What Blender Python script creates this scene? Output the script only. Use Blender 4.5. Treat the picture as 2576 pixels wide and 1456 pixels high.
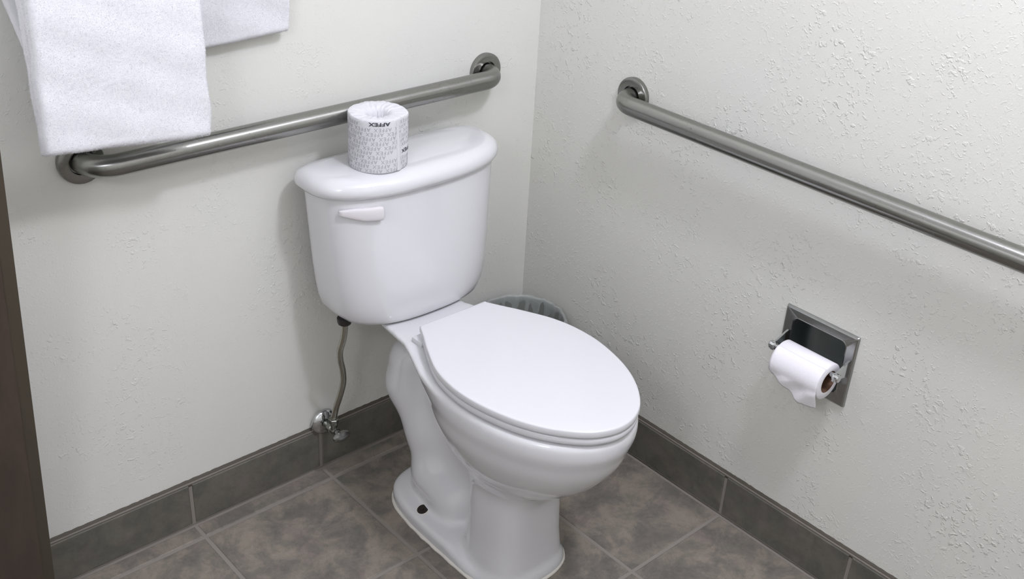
import bpy, bmesh, math, random
import numpy as np
from mathutils import Vector, Matrix

random.seed(7)
rng = np.random.default_rng(7)
scene = bpy.context.scene
for o in list(bpy.data.objects):
    bpy.data.objects.remove(o, do_unlink=True)
COL = scene.collection
PI = math.pi

# ------------------------------------------------------------------ camera
# right wall is x = 0, back wall is y = 0, floor is z = 0; the room lies at x < 0, y < 0
IMG_W, IMG_H, F_PX = 2576, 1456, 2728.86
CAM = Vector((-1.622, -1.6906, 1.5589))
YAW, PITCH, ROLL = 0.75365, -0.50820, 0.05859
cf = Vector((math.sin(YAW) * math.cos(PITCH), math.cos(YAW) * math.cos(PITCH), math.sin(PITCH)))
r0 = Vector((math.cos(YAW), -math.sin(YAW), 0))
u0 = r0.cross(cf)
cr = r0 * math.cos(ROLL) + u0 * math.sin(ROLL)
cu = -r0 * math.sin(ROLL) + u0 * math.cos(ROLL)
cam_d = bpy.data.cameras.new('camera')
cam_d.sensor_fit = 'HORIZONTAL'
cam_d.sensor_width = 36.0
cam_d.lens = F_PX / IMG_W * 36.0
cam_d.clip_start = 0.02
cam = bpy.data.objects.new('camera', cam_d)
M = Matrix((cr, cu, -cf)).transposed().to_4x4()
M.translation = CAM
cam.matrix_world = M
COL.objects.link(cam)
scene.camera = cam

# ------------------------------------------------------------------ world, lamps, exposure
world = bpy.data.worlds.new('world')
world.use_nodes = True
world.node_tree.nodes['Background'].inputs[0].default_value = (0.9, 0.95, 1.0, 1)
world.node_tree.nodes['Background'].inputs[1].default_value = 0.25
scene.world = world


def lamp(name, loc, radius, power, color):
    """a round frosted globe lamp: light leaves it in all directions"""
    l = bpy.data.lights.new(name, 'POINT')
    l.shadow_soft_size = radius
    l.energy = power
    l.color = color
    o = bpy.data.objects.new(name, l)
    o.location = loc
    COL.objects.link(o)
    return o


lamp('ceiling_lamp', (-0.50, -1.28, 2.20), 0.085, 30, (0.963, 0.966, 1.11))
lamp('vanity_lamp', (-2.0, -1.35, 1.82), 0.12, 13.5, (0.963, 0.966, 1.11))

vs = scene.view_settings
vs.view_transform = 'Standard'
vs.look = 'None'
vs.exposure = 0.44
vs.gamma = 1.0
vs.use_curve_mapping = False


# ------------------------------------------------------------------ materials
def srgb(r, g, b):
    f = lambda c: (c / 255 / 12.92) if c / 255 <= 0.04045 else ((c / 255 + 0.055) / 1.055) ** 2.4
    return (f(r), f(g), f(b), 1)


class NT:
    def __init__(self, name):
        self.m = bpy.data.materials.new(name)
        self.m.use_nodes = True
        self.t = self.m.node_tree
        self.b = self.t.nodes['Principled BSDF']

    def n(self, typ, **kw):
        nd = self.t.nodes.new(typ)
        for k, v in kw.items():
            setattr(nd, k, v)
        return nd

    def l(self, a, b):
        self.t.links.new(a, b)

    def setb(self, **kw):
        for k, v in kw.items():
            self.b.inputs[k.replace('_', ' ')].default_value = v

    def coord(self, out='Object', scale=(1, 1, 1)):
        c = self.n('ShaderNodeTexCoord')
        mp = self.n('ShaderNodeMapping')
        mp.inputs['Scale'].default_value = scale
        self.l(c.outputs[out], mp.inputs['Vector'])
        return mp.outputs[0]

    def noise(self, vec, scale, detail=3, rough=0.5, dist=0.0):
        nd = self.n('ShaderNodeTexNoise')
        nd.inputs['Scale'].default_value = scale
        nd.inputs['Detail'].default_value = detail
        nd.inputs['Roughness'].default_value = rough
        nd.inputs['Distortion'].default_value = dist
        self.l(vec, nd.inputs['Vector'])
        return nd.outputs['Fac']

    def mrange(self, v, a, b, c=0.0, d=1.0, smooth=True):
        nd = self.n('ShaderNodeMapRange')
        nd.interpolation_type = 'SMOOTHSTEP' if smooth else 'LINEAR'
        for i, x in enumerate((a, b, c, d)):
            nd.inputs[1 + i].default_value = x
        self.l(v, nd.inputs[0])
        return nd.outputs[0]

    def math(self, op, a, b=None):
        nd = self.n('ShaderNodeMath', operation=op)
        for i, x in enumerate((a, b)):
            if x is None:
                continue
            if isinstance(x, (int, float)):
                nd.inputs[i].default_value = x
            else:
                self.l(x, nd.inputs[i])
        return nd.outputs[0]

    def mix(self, fac, a, b):
        nd = self.n('ShaderNodeMix', data_type='RGBA')
        if isinstance(fac, (int, float)):
            nd.inputs[0].default_value = fac
        else:
            self.l(fac, nd.inputs[0])
        for i, x in ((6, a), (7, b)):
            if isinstance(x, tuple):
                nd.inputs[i].default_value = x
            else:
                self.l(x, nd.inputs[i])
        return nd.outputs[2]

    def bump(self, h, strength, dist):
        nd = self.n('ShaderNodeBump')
        nd.inputs['Strength'].default_value = strength
        nd.inputs['Distance'].default_value = dist
        self.l(h, nd.inputs['Height'])
        self.l(nd.outputs[0], self.b.inputs['Normal'])
        return nd


def wall_mat(name, amount):
    t = NT(name)
    v = t.coord()
    nd = t.n('ShaderNodeTexNoise')
    nd.inputs['Scale'].default_value = 70
    nd.inputs['Detail'].default_value = 3
    t.l(v, nd.inputs['Vector'])
    off = t.n('ShaderNodeVectorMath', operation='SCALE')
    off.inputs['Scale'].default_value = 0.030
    t.l(nd.outputs['Color'], off.inputs[0])
    vd = t.n('ShaderNodeVectorMath', operation='ADD')
    t.l(v, vd.inputs[0])
    t.l(off.outputs[0], vd.inputs[1])

    def lumps(scale, lo_, hi_, keep):
        """scattered round, flattened lumps of plaster"""
        vo = t.n('ShaderNodeTexVoronoi')
        vo.inputs['Scale'].default_value = scale
        t.l(vd.outputs[0], vo.inputs['Vector'])
        sep = t.n('ShaderNodeSeparateColor')
        t.l(vo.outputs['Color'], sep.inputs[0])
        on = t.math('GREATER_THAN', sep.outputs[0], 1 - keep)
        return t.math('MULTIPLY', on, t.mrange(vo.outputs['Distance'], lo_, hi_, 1.0, 0.0))
    blob = lumps(66, 0.18, 0.40, 0.40)
    small = lumps(120, 0.15, 0.42, 0.55)
    mask = t.mrange(t.noise(v, 5.5, 3, 0.6), 0.42, 0.66, 0.06, 1.0)
    fine = t.noise(v, 330, 3, 0.6)
    h = t.math('ADD', t.math('MULTIPLY', t.math('MULTIPLY', blob, mask), 1.0 * amount),
               t.math('ADD', t.math('MULTIPLY', t.math('MULTIPLY', small, t.math('ADD', mask, 0.45)), 0.48 * amount), t.math('MULTIPLY', fine, 0.30)))
    t.bump(h, 0.75, 0.0014)
    tint = t.mix(t.mrange(t.noise(v, 2.3, 2), 0.35, 0.65), srgb(222, 222, 214), srgb(220, 220, 214))
    t.l(tint, t.b.inputs['Base Color'])
    t.setb(Roughness=0.62)
    t.b.inputs['Specular IOR Level'].default_value = 0.25
    return t.m


def tile_mat(name, base, mid, dark):
    t = NT(name)
    c = t.n('ShaderNodeTexCoord')
    oi = t.n('ShaderNodeObjectInfo')
    off = t.n('ShaderNodeVectorMath', operation='SCALE')
    t.l(oi.outputs['Location'], off.inputs[0])
    off.inputs['Scale'].default_value = 3.7
    add = t.n('ShaderNodeVectorMath', operation='ADD')
    t.l(c.outputs['Object'], add.inputs[0])
    t.l(off.outputs[0], add.inputs[1])
    v = add.outputs[0]
    big = t.mrange(t.noise(v, 13, 8, 0.70, 0.3), 0.38, 0.64)
    fine = t.mrange(t.noise(v, 60, 6, 0.75), 0.38, 0.66)
    pink = t.mrange(t.noise(v, 17, 3, 0.6), 0.5, 0.75)
    col = t.mix(big, dark, base)
    col = t.mix(t.math('MULTIPLY', fine, 0.45), col, mid)
    col = t.mix(t.math('MULTIPLY', pink, 0.35), col, srgb(136, 121, 118))
    speck = t.mrange(t.noise(v, 420, 3, 0.7), 0.3, 0.7, 0.0, 1.0)
    col = t.mix(t.math('MULTIPLY', speck, 0.30), col, dark)
    green = t.mrange(t.noise(v, 24, 4, 0.65), 0.52, 0.72)
    col = t.mix(t.math('MULTIPLY', green, 0.40), col, srgb(112, 113, 98))
    t.l(col, t.b.inputs['Base Color'])
    t.setb(Roughness=0.5)
    t.b.inputs['Specular IOR Level'].default_value = 0.35
    t.bump(t.noise(v, 120, 4, 0.6), 0.15, 0.001)
    return t.m


def plain(name, color, rough=0.5, metal=0.0, **kw):
    t = NT(name)
    t.setb(Base_Color=color, Roughness=rough, Metallic=metal)
    for k, v in kw.items():
        t.b.inputs[k].default_value = v
    # faint surface variation so that no surface is perfectly uniform
    nz = t.noise(t.coord(), 180, 3, 0.6)
    r = t.mrange(nz, 0.3, 0.7, max(0.0, rough - 0.03), min(1.0, rough + 0.04), False)
    t.l(r, t.b.inputs['Roughness'])
    return t.m


def brushed(name, color, rough, sc, axis):
    t = NT(name)
    t.setb(Base_Color=color, Metallic=1.0)
    v = t.coord(scale=sc)
    nz = t.noise(v, 1.0, 4, 0.7)
    t.l(t.mrange(nz, 0.3, 0.7, rough - 0.05, rough + 0.07, False), t.b.inputs['Roughness'])
    spots = t.mrange(t.noise(t.coord(), 260, 2, 0.5), 0.69, 0.73, 0, 0.45)
    t.l(t.mix(spots, color, srgb(70, 66, 60)), t.b.inputs['Base Color'])
    tg = t.n('ShaderNodeTangent', direction_type='RADIAL', axis=axis)
    t.l(tg.outputs[0], t.b.inputs['Tangent'])
    t.b.inputs['Anisotropic'].default_value = 0.8
    t.b.inputs['Anisotropic Rotation'].default_value = 0.25
    return t.m


def terry_mat():
    t = NT('terry_cloth')
    v = t.coord()
    n1 = t.noise(v, 520, 4, 0.75)
    n2 = t.noise(v, 60, 3, 0.6)
    t.bump(t.math('ADD', t.math('MULTIPLY', n1, 0.8), t.math('MULTIPLY', n2, 0.25)), 0.45, 0.002)
    t.l(t.mix(n2, srgb(236, 236, 238), srgb(231, 231, 234)), t.b.inputs['Base Color'])
    t.setb(Roughness=0.95)
    t.b.inputs['Specular IOR Level'].default_value = 0.1
    t.b.inputs['Sheen Weight'].default_value = 0.3
    return t.m


def fibre_mat():
    t = NT('terry_fibres')
    tr = t.n('ShaderNodeBsdfTranslucent')
    tr.inputs['Color'].default_value = srgb(240, 240, 243)
    mx = t.n('ShaderNodeMixShader')
    mx.inputs[0].default_value = 0.5
    v = t.coord()
    t.l(t.mix(t.noise(v, 60, 3, 0.6), srgb(240, 240, 242), srgb(235, 235, 239)), t.b.inputs['Base Color'])
    t.setb(Roughness=1.0)
    t.b.inputs['Specular IOR Level'].default_value = 0.0
    t.l(t.b.outputs[0], mx.inputs[1])
    t.l(tr.outputs[0], mx.inputs[2])
    out = [n_ for n_ in t.t.nodes if n_.type == 'OUTPUT_MATERIAL'][0]
    t.l(mx.outputs[0], out.inputs['Surface'])
    return t.m


def wood_mat():
    t = NT('dark_wood')
    v = t.coord(scale=(1, 1, 0.12))
    g = t.mrange(t.noise(v, 26, 5, 0.65, 0.6), 0.3, 0.7)
    t.l(t.mix(g, srgb(66, 56, 49), srgb(78, 66, 58)), t.b.inputs['Base Color'])
    t.setb(Roughness=0.42)
    t.bump(g, 0.05, 0.001)
    return t.m


def paper_mat(name, col, bumpy):
    t = NT(name)
    v = t.coord()
    h = t.math('ADD', t.noise(v, 90, 3, 0.6), t.math('MULTIPLY', t.noise(v, 500, 2), 0.3))
    t.bump(h, bumpy, 0.002)
    t.setb(Base_Color=col, Roughness=0.9)
    t.b.inputs['Specular IOR Level'].default_value = 0.15
    return t.m


def liner_mat():
    t = NT('clear_plastic_liner')
    t.setb(Base_Color=srgb(205, 210, 206), Roughness=0.28)
    t.b.inputs['Alpha'].default_value = 0.36
    v = t.coord(scale=(1, 1, 0.35))
    t.bump(t.noise(v, 70, 4, 0.6, 0.8), 0.7, 0.004)
    return t.m


M_WALL_B = wall_mat('painted_wall_light_texture', 0.6)
M_WALL_R = wall_mat('painted_wall_knockdown_texture', 1.05)
M_CEIL = plain('ceiling_paint', srgb(225, 225, 223), 0.8)
M_TILE = tile_mat('mottled_floor_tile', srgb(152, 141, 128), srgb(132, 126, 117), srgb(102, 99, 93))
M_BTILE = tile_mat('mottled_base_tile', srgb(113, 109, 99), srgb(107, 104, 96), srgb(90, 89, 82))
M_GROUT = plain('grey_grout', srgb(139, 133, 125), 0.9)
M_CAULK_D = plain('dark_caulk', srgb(78, 72, 62), 0.7)
M_CERAMIC = plain('white_vitreous_china', srgb(219, 219, 221), 0.07, 0.0, **{'Coat Weight': 0.5, 'Coat Roughness': 0.03})
M_SEAT = plain('white_seat_plastic', srgb(217, 217, 220), 0.22)
M_WHITEPL = plain('white_handle_plastic', srgb(222, 218, 220), 0.35)
M_CAULK_W = plain('white_caulk', srgb(222, 218, 210), 0.6)
M_STEEL_X = brushed('brushed_stainless_along_back', srgb(150, 150, 146), 0.27, (3, 3, 3), 'X')
M_STEEL_Y = brushed('brushed_stainless_along_side', srgb(150, 150, 146), 0.27, (3, 3, 3), 'Y')
M_CHROME = plain('chrome', srgb(205, 207, 208), 0.09, 1.0)
M_CHROME_D = plain('dull_chrome', srgb(165, 166, 165), 0.22, 1.0)
M_RECESS = plain('recess_metal', srgb(140, 146, 146), 0.38, 1.0)
M_HOSE = NT('braided_hose')
_v = M_HOSE.coord(scale=(1, 1, 1))
_w = M_HOSE.n('ShaderNodeTexVoronoi')
_w.inputs['Scale'].default_value = 520
M_HOSE.l(_v, _w.inputs['Vector'])
M_HOSE.bump(_w.outputs['Distance'], 0.22, 0.0006)
M_HOSE.setb(Base_Color=srgb(176, 174, 162), Roughness=0.24, Metallic=1.0)
M_HOSE = M_HOSE.m
M_BLACK = plain('black_plastic', srgb(38, 32, 30), 0.45)
M_BRASS = plain('aged_chrome', srgb(150, 152, 146), 0.25, 1.0)
M_TERRY = terry_mat()
M_FIBRE = fibre_mat()
M_WOOD = wood_mat()
M_WOODEDGE = plain('dark_edge_band', srgb(72, 65, 54), 0.5)
M_TISSUE = paper_mat('tissue_paper', srgb(240, 238, 242), 0.35)
M_WRAP = paper_mat('wrapper_paper', srgb(216, 216, 219), 0.3)
M_INK = plain('grey_print', srgb(168, 169, 174), 0.8)
M_INKD = plain('black_print', srgb(52, 58, 62), 0.8)
M_CARD = plain('cardboard', srgb(112, 84, 66), 0.9)
M_HOLE = plain('dark_bolt', srgb(44, 36, 34), 0.6, 0.3)
M_LINER = liner_mat()
M_BIN = plain('grey_bin_plastic', srgb(118, 120, 115), 0.5)


# ------------------------------------------------------------------ object helpers
def tag(o, label=None, cat=None, group=None, kind=None):
    for k, v in (('label', label), ('category', cat), ('group', group), ('kind', kind)):
        if v:
            o[k] = v
    return o


def empty(name, loc, label, cat, group=None):
    o = bpy.data.objects.new(name, None)
    o.location = loc
    o.empty_display_size = 0.05
    COL.objects.link(o)
    return tag(o, label, cat, group)


def origin_of(o):
    p = Vector((0, 0, 0))
    while o is not None:
        p += o.location
        o = o.parent
    return p


def mesh_obj(name, verts, faces, mat, parent=None, loc=(0, 0, 0), smooth=True, angle=40):
    """verts are world coordinates when there is a parent at a location, or local to loc otherwise"""
    off = origin_of(parent) if parent else Vector(loc)
    v = np.asarray(verts, float) - np.array(off)
    me = bpy.data.meshes.new(name)
    me.from_pydata([tuple(x) for x in v], [], [tuple(int(i) for i in f) for f in faces])
    me.update()
    o = bpy.data.objects.new(name, me)
    if parent:
        o.parent = parent
    else:
        o.location = loc
    COL.objects.link(o)
    me.materials.append(mat)
    if smooth:
        me.polygons.foreach_set('use_smooth', [True] * len(me.polygons))
        if angle < 180:
            me.set_sharp_from_angle(angle=math.radians(angle))
    return o


class MB:
    """collects shapes for one mesh"""
    def __init__(self):
        self.v, self.f = [], []

    def add(self, v, f):
        b = len(self.v)
        self.v += [tuple(x) for x in v]
        self.f += [tuple(i + b for i in q) for q in f]
        return self

    def box(self, a, b, bev=0.0):
        (x0, y0, z0), (x1, y1, z1) = a, b
        if bev <= 0:
            v = [(x, y, z) for z in (z0, z1) for y in (y0, y1) for x in (x0, x1)]
            f = [(0, 2, 3, 1), (4, 5, 7, 6), (0, 1, 5, 4), (2, 6, 7, 3), (0, 4, 6, 2), (1, 3, 7, 5)]
            return self.add(v, f)
        bm = bmesh.new()
        bmesh.ops.create_cube(bm, size=1)
        for q in bm.verts:
            q.co = Vector(((x0 + x1) / 2 + q.co.x * (x1 - x0), (y0 + y1) / 2 + q.co.y * (y1 - y0),
                           (z0 + z1) / 2 + q.co.z * (z1 - z0)))
        bmesh.ops.bevel(bm, geom=list(bm.edges), offset=bev, segments=2, profile=0.6, affect='EDGES')
        bm.verts.index_update()
        self.add([q.co[:] for q in bm.verts], [[w.index for w in f.verts] for f in bm.faces])
        bm.free()
        return self

    def loft(self, rings, cap0=True, cap1=True):
        n = len(rings[0])
        b = len(self.v)
        for r in rings:
            self.v += [tuple(x) for x in r]
        for i in range(len(rings) - 1):
            for j in range(n):
                k = (j + 1) % n
                self.f.append((b + i * n + j, b + i * n + k, b + (i + 1) * n + k, b + (i + 1) * n + j))
        if cap0:
            self.f.append(tuple(b + j for j in reversed(range(n))))
        if cap1:
            e = b + (len(rings) - 1) * n
            self.f.append(tuple(e + j for j in range(n)))
        return self

    def tube(self, pts, rad, n=20, caps=True):
        pts = [Vector(p) for p in pts]
        rads = rad if isinstance(rad, (list, tuple)) else [rad] * len(pts)
        rings = []
        t0 = (pts[1] - pts[0]).normalized()
        up = Vector((0, 0, 1)) if abs(t0.z) < 0.9 else Vector((1, 0, 0))
        a = t0.cross(up).normalized()
        for i, p in enumerate(pts):
            if i == 0:
                t = pts[1] - pts[0]
            elif i == len(pts) - 1:
                t = pts[-1] - pts[-2]
            else:
                t = (pts[i + 1] - pts[i]).normalized() + (pts[i] - pts[i - 1]).normalized()
            t.normalize()
            a = (a - t * a.dot(t)).normalized()
            c = t.cross(a)
            rings.append([p + (a * math.cos(w) + c * math.sin(w)) * rads[i]
                          for w in (2 * PI * k / n for k in range(n))])
        return self.loft(rings, caps, caps)

    def lathe(self, origin, axis, prof, n=40, sx=1.0, sy=1.0):
        """prof: (radius, height along axis)"""
        origin, axis = Vector(origin), Vector(axis).normalized()
        up = Vector((0, 0, 1)) if abs(axis.z) < 0.9 else Vector((1, 0, 0))
        a = up.cross(axis).normalized()
        c = axis.cross(a)
        rings = [[origin + axis * h + (a * (math.cos(w) * sx) + c * (math.sin(w) * sy)) * max(r, 1e-5)
                  for w in (2 * PI * k / n for k in range(n))] for r, h in prof]
        return self.loft(rings, True, True)

    def build(self, name, mat, parent=None, loc=(0, 0, 0), smooth=True, angle=40):
        return mesh_obj(name, self.v, self.f, mat, parent, loc, smooth, angle)


def spline(pts, n):
    """Catmull-Rom through 3-D points"""
    P = [np.array(p, float) for p in pts]
    P = [2 * P[0] - P[1]] + P + [2 * P[-1] - P[-2]]
    out = []
    segs = len(P) - 3
    for i in range(segs):
        for k in range(n):
            t = k / n
            a, b, c, d = P[i:i + 4]
            out.append(0.5 * ((2 * b) + (c - a) * t + (2 * a - 5 * b + 4 * c - d) * t * t
                              + (3 * b - a - 3 * c + d) * t ** 3))
    out.append(P[-2])
    return out


# ------------------------------------------------------------------ the room
RX, RY, RZ = -2.3, -2.7, 2.44      # left wall, front wall, ceiling
HY0, HY1, HZ0, HZ1 = -0.880, -0.746, 0.418, 0.548   # opening for the recessed holder

mb = MB().box((RX - 0.1, 0.0, -0.05), (0.1, 0.1, RZ))
tag(mb.build('wall_back', M_WALL_B, smooth=False), kind='structure')
mb = MB()
mb.box((0.0, RY, -0.05), (0.1, HY0, RZ))
mb.box((0.0, HY1, -0.05), (0.1, 0.0, RZ))
mb.box((0.0, HY0, -0.05), (0.1, HY1, HZ0))
mb.box((0.0, HY0, HZ1), (0.1, HY1, RZ))
tag(mb.build('wall_right', M_WALL_R, smooth=False), kind='structure')
tag(MB().box((RX - 0.1, RY, -0.05), (RX, 0.0, RZ)).build('wall_left', M_WALL_B, smooth=False), kind='structure')
tag(MB().box((RX - 0.1, RY - 0.1, -0.05), (0.1, RY, RZ)).build('wall_front', M_WALL_B, smooth=False), kind='structure')
tag(MB().box((RX - 0.1, RY - 0.1, RZ), (0.1, 0.1, RZ + 0.05)).build('ceiling', M_CEIL, smooth=False), kind='structure')
floor = tag(MB().box((RX, RY, -0.06), (0.0, 0.0, -0.0016)).build('floor', M_GROUT, smooth=False), kind='structure')


def tile(name, a, b, out, parent, mat, cache={}):
    """a thin tile between two corners; out = axis and sign of its face; bevelled edges"""
    a, b = np.minimum(a, b), np.maximum(a, b)
    c = (a + b) / 2
    h = (b - a) / 2
    key = (name, tuple(np.round(h, 4)), out)
    if key not in cache:
        ax, sg = out
        u, w = [k for k in range(3) if k != ax]
        bev = 0.0022

        def ring(du, dv, t):
            r = []
            for su, sv in ((-1, -1), (1, -1), (1, 1), (-1, 1)):
                p = np.zeros(3)
                p[u], p[w], p[ax] = su * (h[u] - du), sv * (h[w] - dv), t
                r.append(p)
            return r
        T = h[ax] * sg
        rings = [ring(0, 0, -T), ring(0, 0, T - sg * bev), ring(bev * 0.35, bev * 0.35, T - sg * bev * 0.4),
                 ring(bev, bev, T)]
        m = MB().loft(rings)
        o = mesh_obj(name, m.v, m.f, mat, None, (0, 0, 0), False)
        bm = bmesh.new()
        bm.from_mesh(o.data)
        bmesh.ops.recalc_face_normals(bm, faces=bm.faces)
        bm.to_mesh(o.data)
        bm.free()
        cache[key] = o.data
    else:
        o = bpy.data.objects.new(name, cache[key])
        COL.objects.link(o)
    o.parent = parent
    o.location = Vector(c) - origin_of(parent)
    return o


G = 0.0037                      # half a grout joint
PITCH_T = 0.3095
xj = [-0.0095] + [-0.288 - PITCH_T * k for k in range(7)]
yj = [-0.0095, -0.0545] + [-0.0545 - PITCH_T * k for k in range(1, 9)]
xj = [q for q in xj if q > RX] + [RX]
yj = [q for q in yj if q > RY] + [RY]
for i in range(len(xj) - 1):
    for j in range(len(yj) - 1):
        tile('floor_tile', (xj[i] - G, yj[j] - G, -0.008), (xj[i + 1] + G, yj[j + 1] + G, 0.0), (2, 1), floor, M_TILE)

BT, BH = 0.0085, 0.1035         # base tile thickness and height
bb = tag(MB().box((RX, -0.0062, 0.0), (0.0, 0.0, BH + 0.004)).build('baseboard_back', M_GROUT, smooth=False), kind='structure')
br = tag(MB().box((-0.0062, RY, 0.0), (0.0, -0.0062, BH + 0.004)).build('baseboard_right', M_GROUT, smooth=False), kind='structure')
for i in range(len(xj) - 1):
    x0 = xj[i] if i else -0.008
    tile('base_tile', (x0 - G, -BT, 0.0035), (xj[i + 1] + G, -0.002, BH), (1, -1), bb, M_BTILE)
yb = [-0.0095] + [y for y in yj if y < -0.1]
for j in range(len(yb) - 1):
    tile('base_tile', (-BT, yb[j] - G, 0.0035), (-0.002, yb[j + 1] + G, BH), (0, -1), br, M_BTILE)
# wavy dark caulk line between tile and wall
for par, ax in ((bb, 0), (br, 1)):
    m = MB()
    L = -RX if ax == 0 else -RY
    n = int(L / 0.006)
    rings = []
    for k in range(n + 1):
        s = -L * k / n
        top = BH + 0.0095 + 0.0005 * math.sin(k * 1.7 + ax) * random.uniform(0.2, 1) + random.uniform(-0.0005, 0.0005)
        sec = [(0.0, BH - 0.004), (BT - 0.0012, BH - 0.003), (BT - 0.0022, BH + 0.0012), (0.0008, top), (0.0, top)]
        rings.append([(s, -p, z) if ax == 0 else (-p, s, z) for p, z in sec])
    m.loft(rings)
    o = m.build('caulk_line', M_CAULK_D, par, angle=180)

# ------------------------------------------------------------------ toilet
XC = -0.450
toilet = empty('toilet', (XC, -0.36, 0.0),
               'white two-piece toilet with closed lid standing in the corner', 'toilet')


def W(X, d, z):
    return (XC + X, -d, z)


def surface_nets(F, lo, step):
    """F sampled on a grid, surface at 0 (negative inside); returns verts and quads"""
    s = F < 0
    nx, ny, nz = F.shape
    cells = np.zeros((nx - 1, ny - 1, nz - 1), int)
    for i in (0, 1):
        for j in (0, 1):
            for k in (0, 1):
                cells += s[i:nx - 1 + i, j:ny - 1 + j, k:nz - 1 + k]
    act = (cells > 0) & (cells < 8)
    idx = -np.ones(act.shape, int)
    idx[act] = np.arange(act.sum())
    ci = np.argwhere(act)
    acc = np.zeros((len(ci), 3))
    cnt = np.zeros(len(ci))
    corners = [(i, j, k) for i in (0, 1) for j in (0, 1) for k in (0, 1)]
    for a in corners:
        for ax in range(3):
            if a[ax] == 1:
                continue
            b = list(a)
            b[ax] = 1
            fa = F[ci[:, 0] + a[0], ci[:, 1] + a[1], ci[:, 2] + a[2]]
            fb = F[ci[:, 0] + b[0], ci[:, 1] + b[1], ci[:, 2] + b[2]]
            cr_ = (fa < 0) != (fb < 0)
            t = np.where(cr_, fa / np.where(cr_, fa - fb, 1), 0)
            p = np.tile(np.array(a, float), (len(ci), 1))
            p[:, ax] += t
            acc[cr_] += p[cr_]
            cnt[cr_] += 1
    V = (ci + acc / cnt[:, None]) * step + np.array(lo)
    quads = []
    for ax in range(3):
        u, w = (ax + 1) % 3, (ax + 2) % 3
        sl0 = [slice(None)] * 3
        sl1 = [slice(None)] * 3
        sl0[ax] = slice(0, -1)
        sl1[ax] = slice(1, None)
        ch = s[tuple(sl0)] != s[tuple(sl1)]
        e = np.argwhere(ch)
        ok = (e[:, u] > 0) & (e[:, w] > 0) & (e[:, u] < F.shape[u] - 1) & (e[:, w] < F.shape[w] - 1)
        e = e[ok]
        sg = s[tuple(sl0)][e[:, 0], e[:, 1], e[:, 2]]

        def at(du, dw):
            q = e.copy()
            q[:, u] -= du
            q[:, w] -= dw
            return idx[q[:, 0], q[:, 1], q[:, 2]]
        A, B, C_, D = at(1, 1), at(0, 1), at(0, 0), at(1, 0)
        Q = np.stack([A, B, C_, D], 1)
        Q[~sg] = Q[~sg][:, ::-1]
        quads.append(Q)
    return V, np.concatenate(quads)


def smin(a, b, k):
    h = np.clip(0.5 + 0.5 * (b - a) / k, 0, 1)
    return b * (1 - h) + a * h - k * h * (1 - h)


def smax(a, b, k):
    return -smin(-a, -b, k)


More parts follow.
